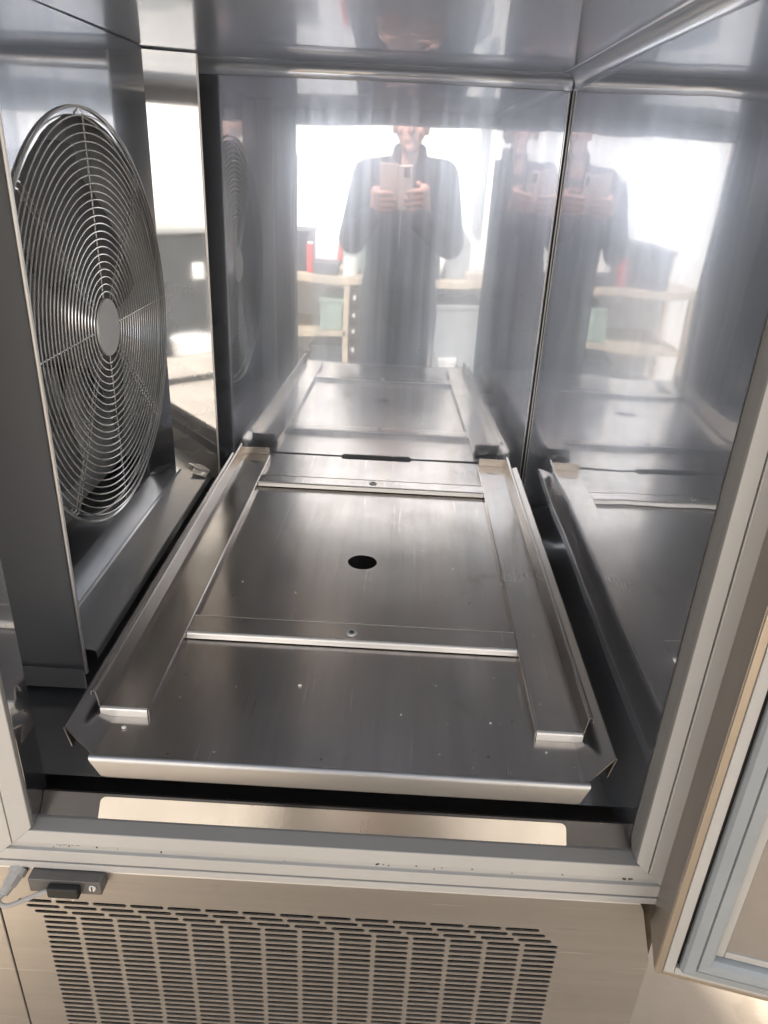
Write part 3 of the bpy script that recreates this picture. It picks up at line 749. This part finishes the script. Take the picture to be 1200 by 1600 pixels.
# ---- the person photographing, with the phone in an open case
person = root('person', 'person in dark jacket holding a phone with both hands, mirrored in the steel', 'person', (-.01, -.46, 0))
def capsule(bm, a, b, ra, rb, n=14):
    a, b = Vector(a), Vector(b); ax = b-a; L = ax.length
    if L < 1e-6: return
    ax.normalize(); pts = []; rr = []
    for k in range(5):
        t = k/5*PI/2; pts.append(a-ax*ra*math.cos(t)); rr.append(max(ra*math.sin(t), ra*.05))
    pts.append(a); rr.append(ra); pts.append((a+b)/2); rr.append((ra+rb)/2); pts.append(b); rr.append(rb)
    for k in range(1, 6):
        t = k/5*PI/2; pts.append(b+ax*rb*math.sin(t)); rr.append(max(rb*math.cos(t), rb*.05))
    tube(bm, pts, rr, n)
def ell(bm, c, s, n=16):
    r_ = bmesh.ops.create_uvsphere(bm, u_segments=n, v_segments=n//2+2, radius=1)
    for v in r_['verts']: v.co = Vector((c[0]+v.co.x*s[0], c[1]+v.co.y*s[1], c[2]+v.co.z*s[2]))
def chain(bm, pts, rad, n=12):
    for i in range(len(pts)-1): capsule(bm, pts[i], pts[i+1], rad[i], rad[i+1], n)
def fuse(name, bm, mat, parent, voxel, smooth=4):
    o = finish(name, bm, mat, parent, True)
    m = o.modifiers.new('remesh', 'REMESH'); m.mode = 'VOXEL'; m.voxel_size = voxel; m.use_smooth_shade = True
    s = o.modifiers.new('smooth', 'SMOOTH'); s.iterations = smooth; s.factor = .5
    return o
PY = -.46; HX = .006
# phone frame of reference (tilted like the lens)
PR, PU, PB = right, up, back
PC = Vector((0, 0, 1.23)) + PB*.012
def ph(x, y, z=0): return PC + PR*x + PU*y + PB*z
wl, wr = Vector((-.150, -.085, 1.075)), Vector((.082, -.085, 1.075))
el, er = Vector((-.222, -.36, 1.000)), Vector((.198, -.36, 1.000))
sl_, sr_ = Vector((-.182, PY-.01, 1.240)), Vector((.172, PY-.01, 1.240))
bm = bmesh.new()
ell(bm, (HX, PY+.015, 1.400), (.066, .080, .092), 22)                     # skull
ell(bm, (HX, PY+.058, 1.345), (.048, .048, .055), 18)                     # jaw
ell(bm, (HX, PY+.088, 1.308), (.022, .018, .016), 14)                     # chin
capsule(bm, (HX, PY+.098, 1.385), (HX, PY+.112, 1.362), .009, .013, 10)   # nose
capsule(bm, (HX-.035, PY+.083, 1.408), (HX+.035, PY+.083, 1.408), .012, .012, 10)  # brow
capsule(bm, (HX-.016, PY+.100, 1.333), (HX+.016, PY+.100, 1.333), .0065, .0065, 10) # lips
for s in (-1, 1):
    ell(bm, (HX+s*.068, PY+.005, 1.380), (.010, .022, .030), 12)
    ell(bm, (HX+s*.036, PY+.075, 1.362), (.020, .022, .020), 12)
capsule(bm, (HX, PY-.005, 1.19), (HX, PY+.005, 1.31), .056, .052)
chain(bm, [(-.01, PY, .82), (-.01, PY, 1.0), (-.005, PY-.01, 1.15)], [.11, .11, .10])
for s, S_, E_, W_ in ((-1, sl_, el, wl), (1, sr_, er, wr)):
    chain(bm, [(-.005+s*.06, PY-.01, 1.20), S_+Vector((-s*.02,0,-.03)), E_, W_], [.06, .052, .042, .028])
    hx = -.01+s*.075
    chain(bm, [(hx, PY, .79), (hx+s*.005, PY+.02, .46), (hx+s*.01, PY-.01, .075)], [.080, .055, .042])
    capsule(bm, (hx+s*.01, PY-.03, .045), (hx+s*.025, PY+.13, .032), .038, .03)
    # hand: palm beside the phone, thumb on the near side, four fingers round the back
    edge = .050 if s > 0 else -.100
    palm_a = ph(edge+s*.016, -.125, .012); palm_b = ph(edge+s*.014, -.068, .006)
    chain(bm, [W_, palm_a], [.027, .024]); chain(bm, [palm_a, palm_b], [.024, .020])
    for k in range(4):
        yk = -.066-.0195*k; ln = (.048, .056, .053, .042)[k]
        b0 = ph(edge+s*.016, yk, .002); b1 = ph(edge-s*.002, yk+.003, -.0095+.0004*k); b2 = ph(edge-s*ln*.55, yk+.004, -.0105); b3 = ph(edge-s*ln, yk+.001, -.0085)
        chain(bm, [b0, b1, b2, b3], [.0105, .0098, .0088, .0075], 10)
    t0 = ph(edge+s*.020, -.110, .022); t1 = ph(edge+s*.012, -.080, .036); t2 = ph(edge-s*.012, -.058, .033)
    chain(bm, [t0, t1, t2], [.014, .0115, .009], 10)
body = fuse('body', bm, SKIN, person, .0045, 3)
bm = bmesh.new()
chain(bm, [(-.045, PY, .86), (-.045, PY, 1.02), (-.035, PY-.01, 1.15)], [.125, .128, .105], 18)
chain(bm, [(.025, PY, .86), (.025, PY, 1.02), (.025, PY-.01, 1.15)], [.125, .128, .105], 18)
ell(bm, (-.01, PY, .84), (.168, .135, .12), 20)
for s, S_, E_, W_ in ((-1, sl_, el, wl), (1, sr_, er, wr)):
    Wc = E_.lerp(W_, 1.16)
    chain(bm, [(-.005+s*.05, PY-.01, 1.215), S_+Vector((-s*.02,0,-.03)), E_, Wc], [.075, .068, .060, .042], 16)
chain(bm, [(HX-.045, PY+.01, 1.235), (HX-.045, PY+.02, 1.300)], [.034, .026])
chain(bm, [(HX+.045, PY+.01, 1.235), (HX+.045, PY+.02, 1.300)], [.034, .026])
chain(bm, [(HX-.03, PY-.035, 1.25), (HX+.03, PY-.035, 1.25)], [.034, .034])
fuse('jacket', bm, COAT, person, .006, 5)
bm = bmesh.new()
ell(bm, (-.01, PY, .78), (.160, .130, .13), 20)
for s in (-1, 1):
    hx = -.01+s*.075
    chain(bm, [(hx, PY, .80), (hx+s*.005, PY+.02, .46), (hx+s*.01, PY-.01, .09)], [.098, .072, .062], 16)
fuse('trousers', bm, TROUSER, person, .007, 4)
for s in (-1, 1):
    hx = -.01+s*.075; bm = bmesh.new()
    capsule(bm, (hx+s*.01, PY-.035, .05), (hx+s*.025, PY+.14, .036), .046, .036); box(bm, hx-.03+s*.015, hx+.03+s*.02, PY-.07, PY+.165, .001, .018)
    fuse('shoe', bm, SHOE, person, .005, 3)
bm = bmesh.new(); ell(bm, (HX, PY-.002, 1.425), (.072, .082, .078), 20); ell(bm, (HX, PY-.035, 1.385), (.068, .052, .07), 18)
fuse('hair', bm, HAIR, person, .005, 3)
bm = bmesh.new(); box(bm, -.012, -.008, PY+.128, PY+.1415, .98, 1.13)
finish('jacket_zip', bm, GREYP, person)

phone = root('phone', 'phone in an open brown flip case held up by the person', 'phone', ph(-.02, -.06))
RM = Matrix((right, up, back)).transposed()
def phbox(name, x0, x1, y0, y1, z0, z1, mat, parent, bev=.002, tilt=0):
    bm = bmesh.new(); vs_ = box(bm, x0, x1, y0, y1, z0, z1)
    for v in vs_:
        if tilt: v.co = Vector((v.co.x, v.co.y, v.co.z)) + Vector((0, 0, 0)) + Vector((0, 0, (-(v.co.x+.034))*tilt))
        v.co = PC + RM @ v.co
    return finish(name, bm, mat, parent, bevel=bev)
pb = phbox('back_shell', -.030, .018, -.128, .012, 0, .008, PHONEM, phone)
phbox('camera_module', -.012, .008, -.022, .007, -.0016, -.0002, LENS, phone, .0005)
phbox('screen', -.028, .012, -.124, .008, .0082, .0088, LENS, phone, .0003)
phbox('case_cover', -.098, -.033, -.128, .018, .001, .005, CASE, phone, .001, .25)
phbox('case_spine', -.0335, -.0303, -.128, .014, .000, .006, CASE, phone, .001)
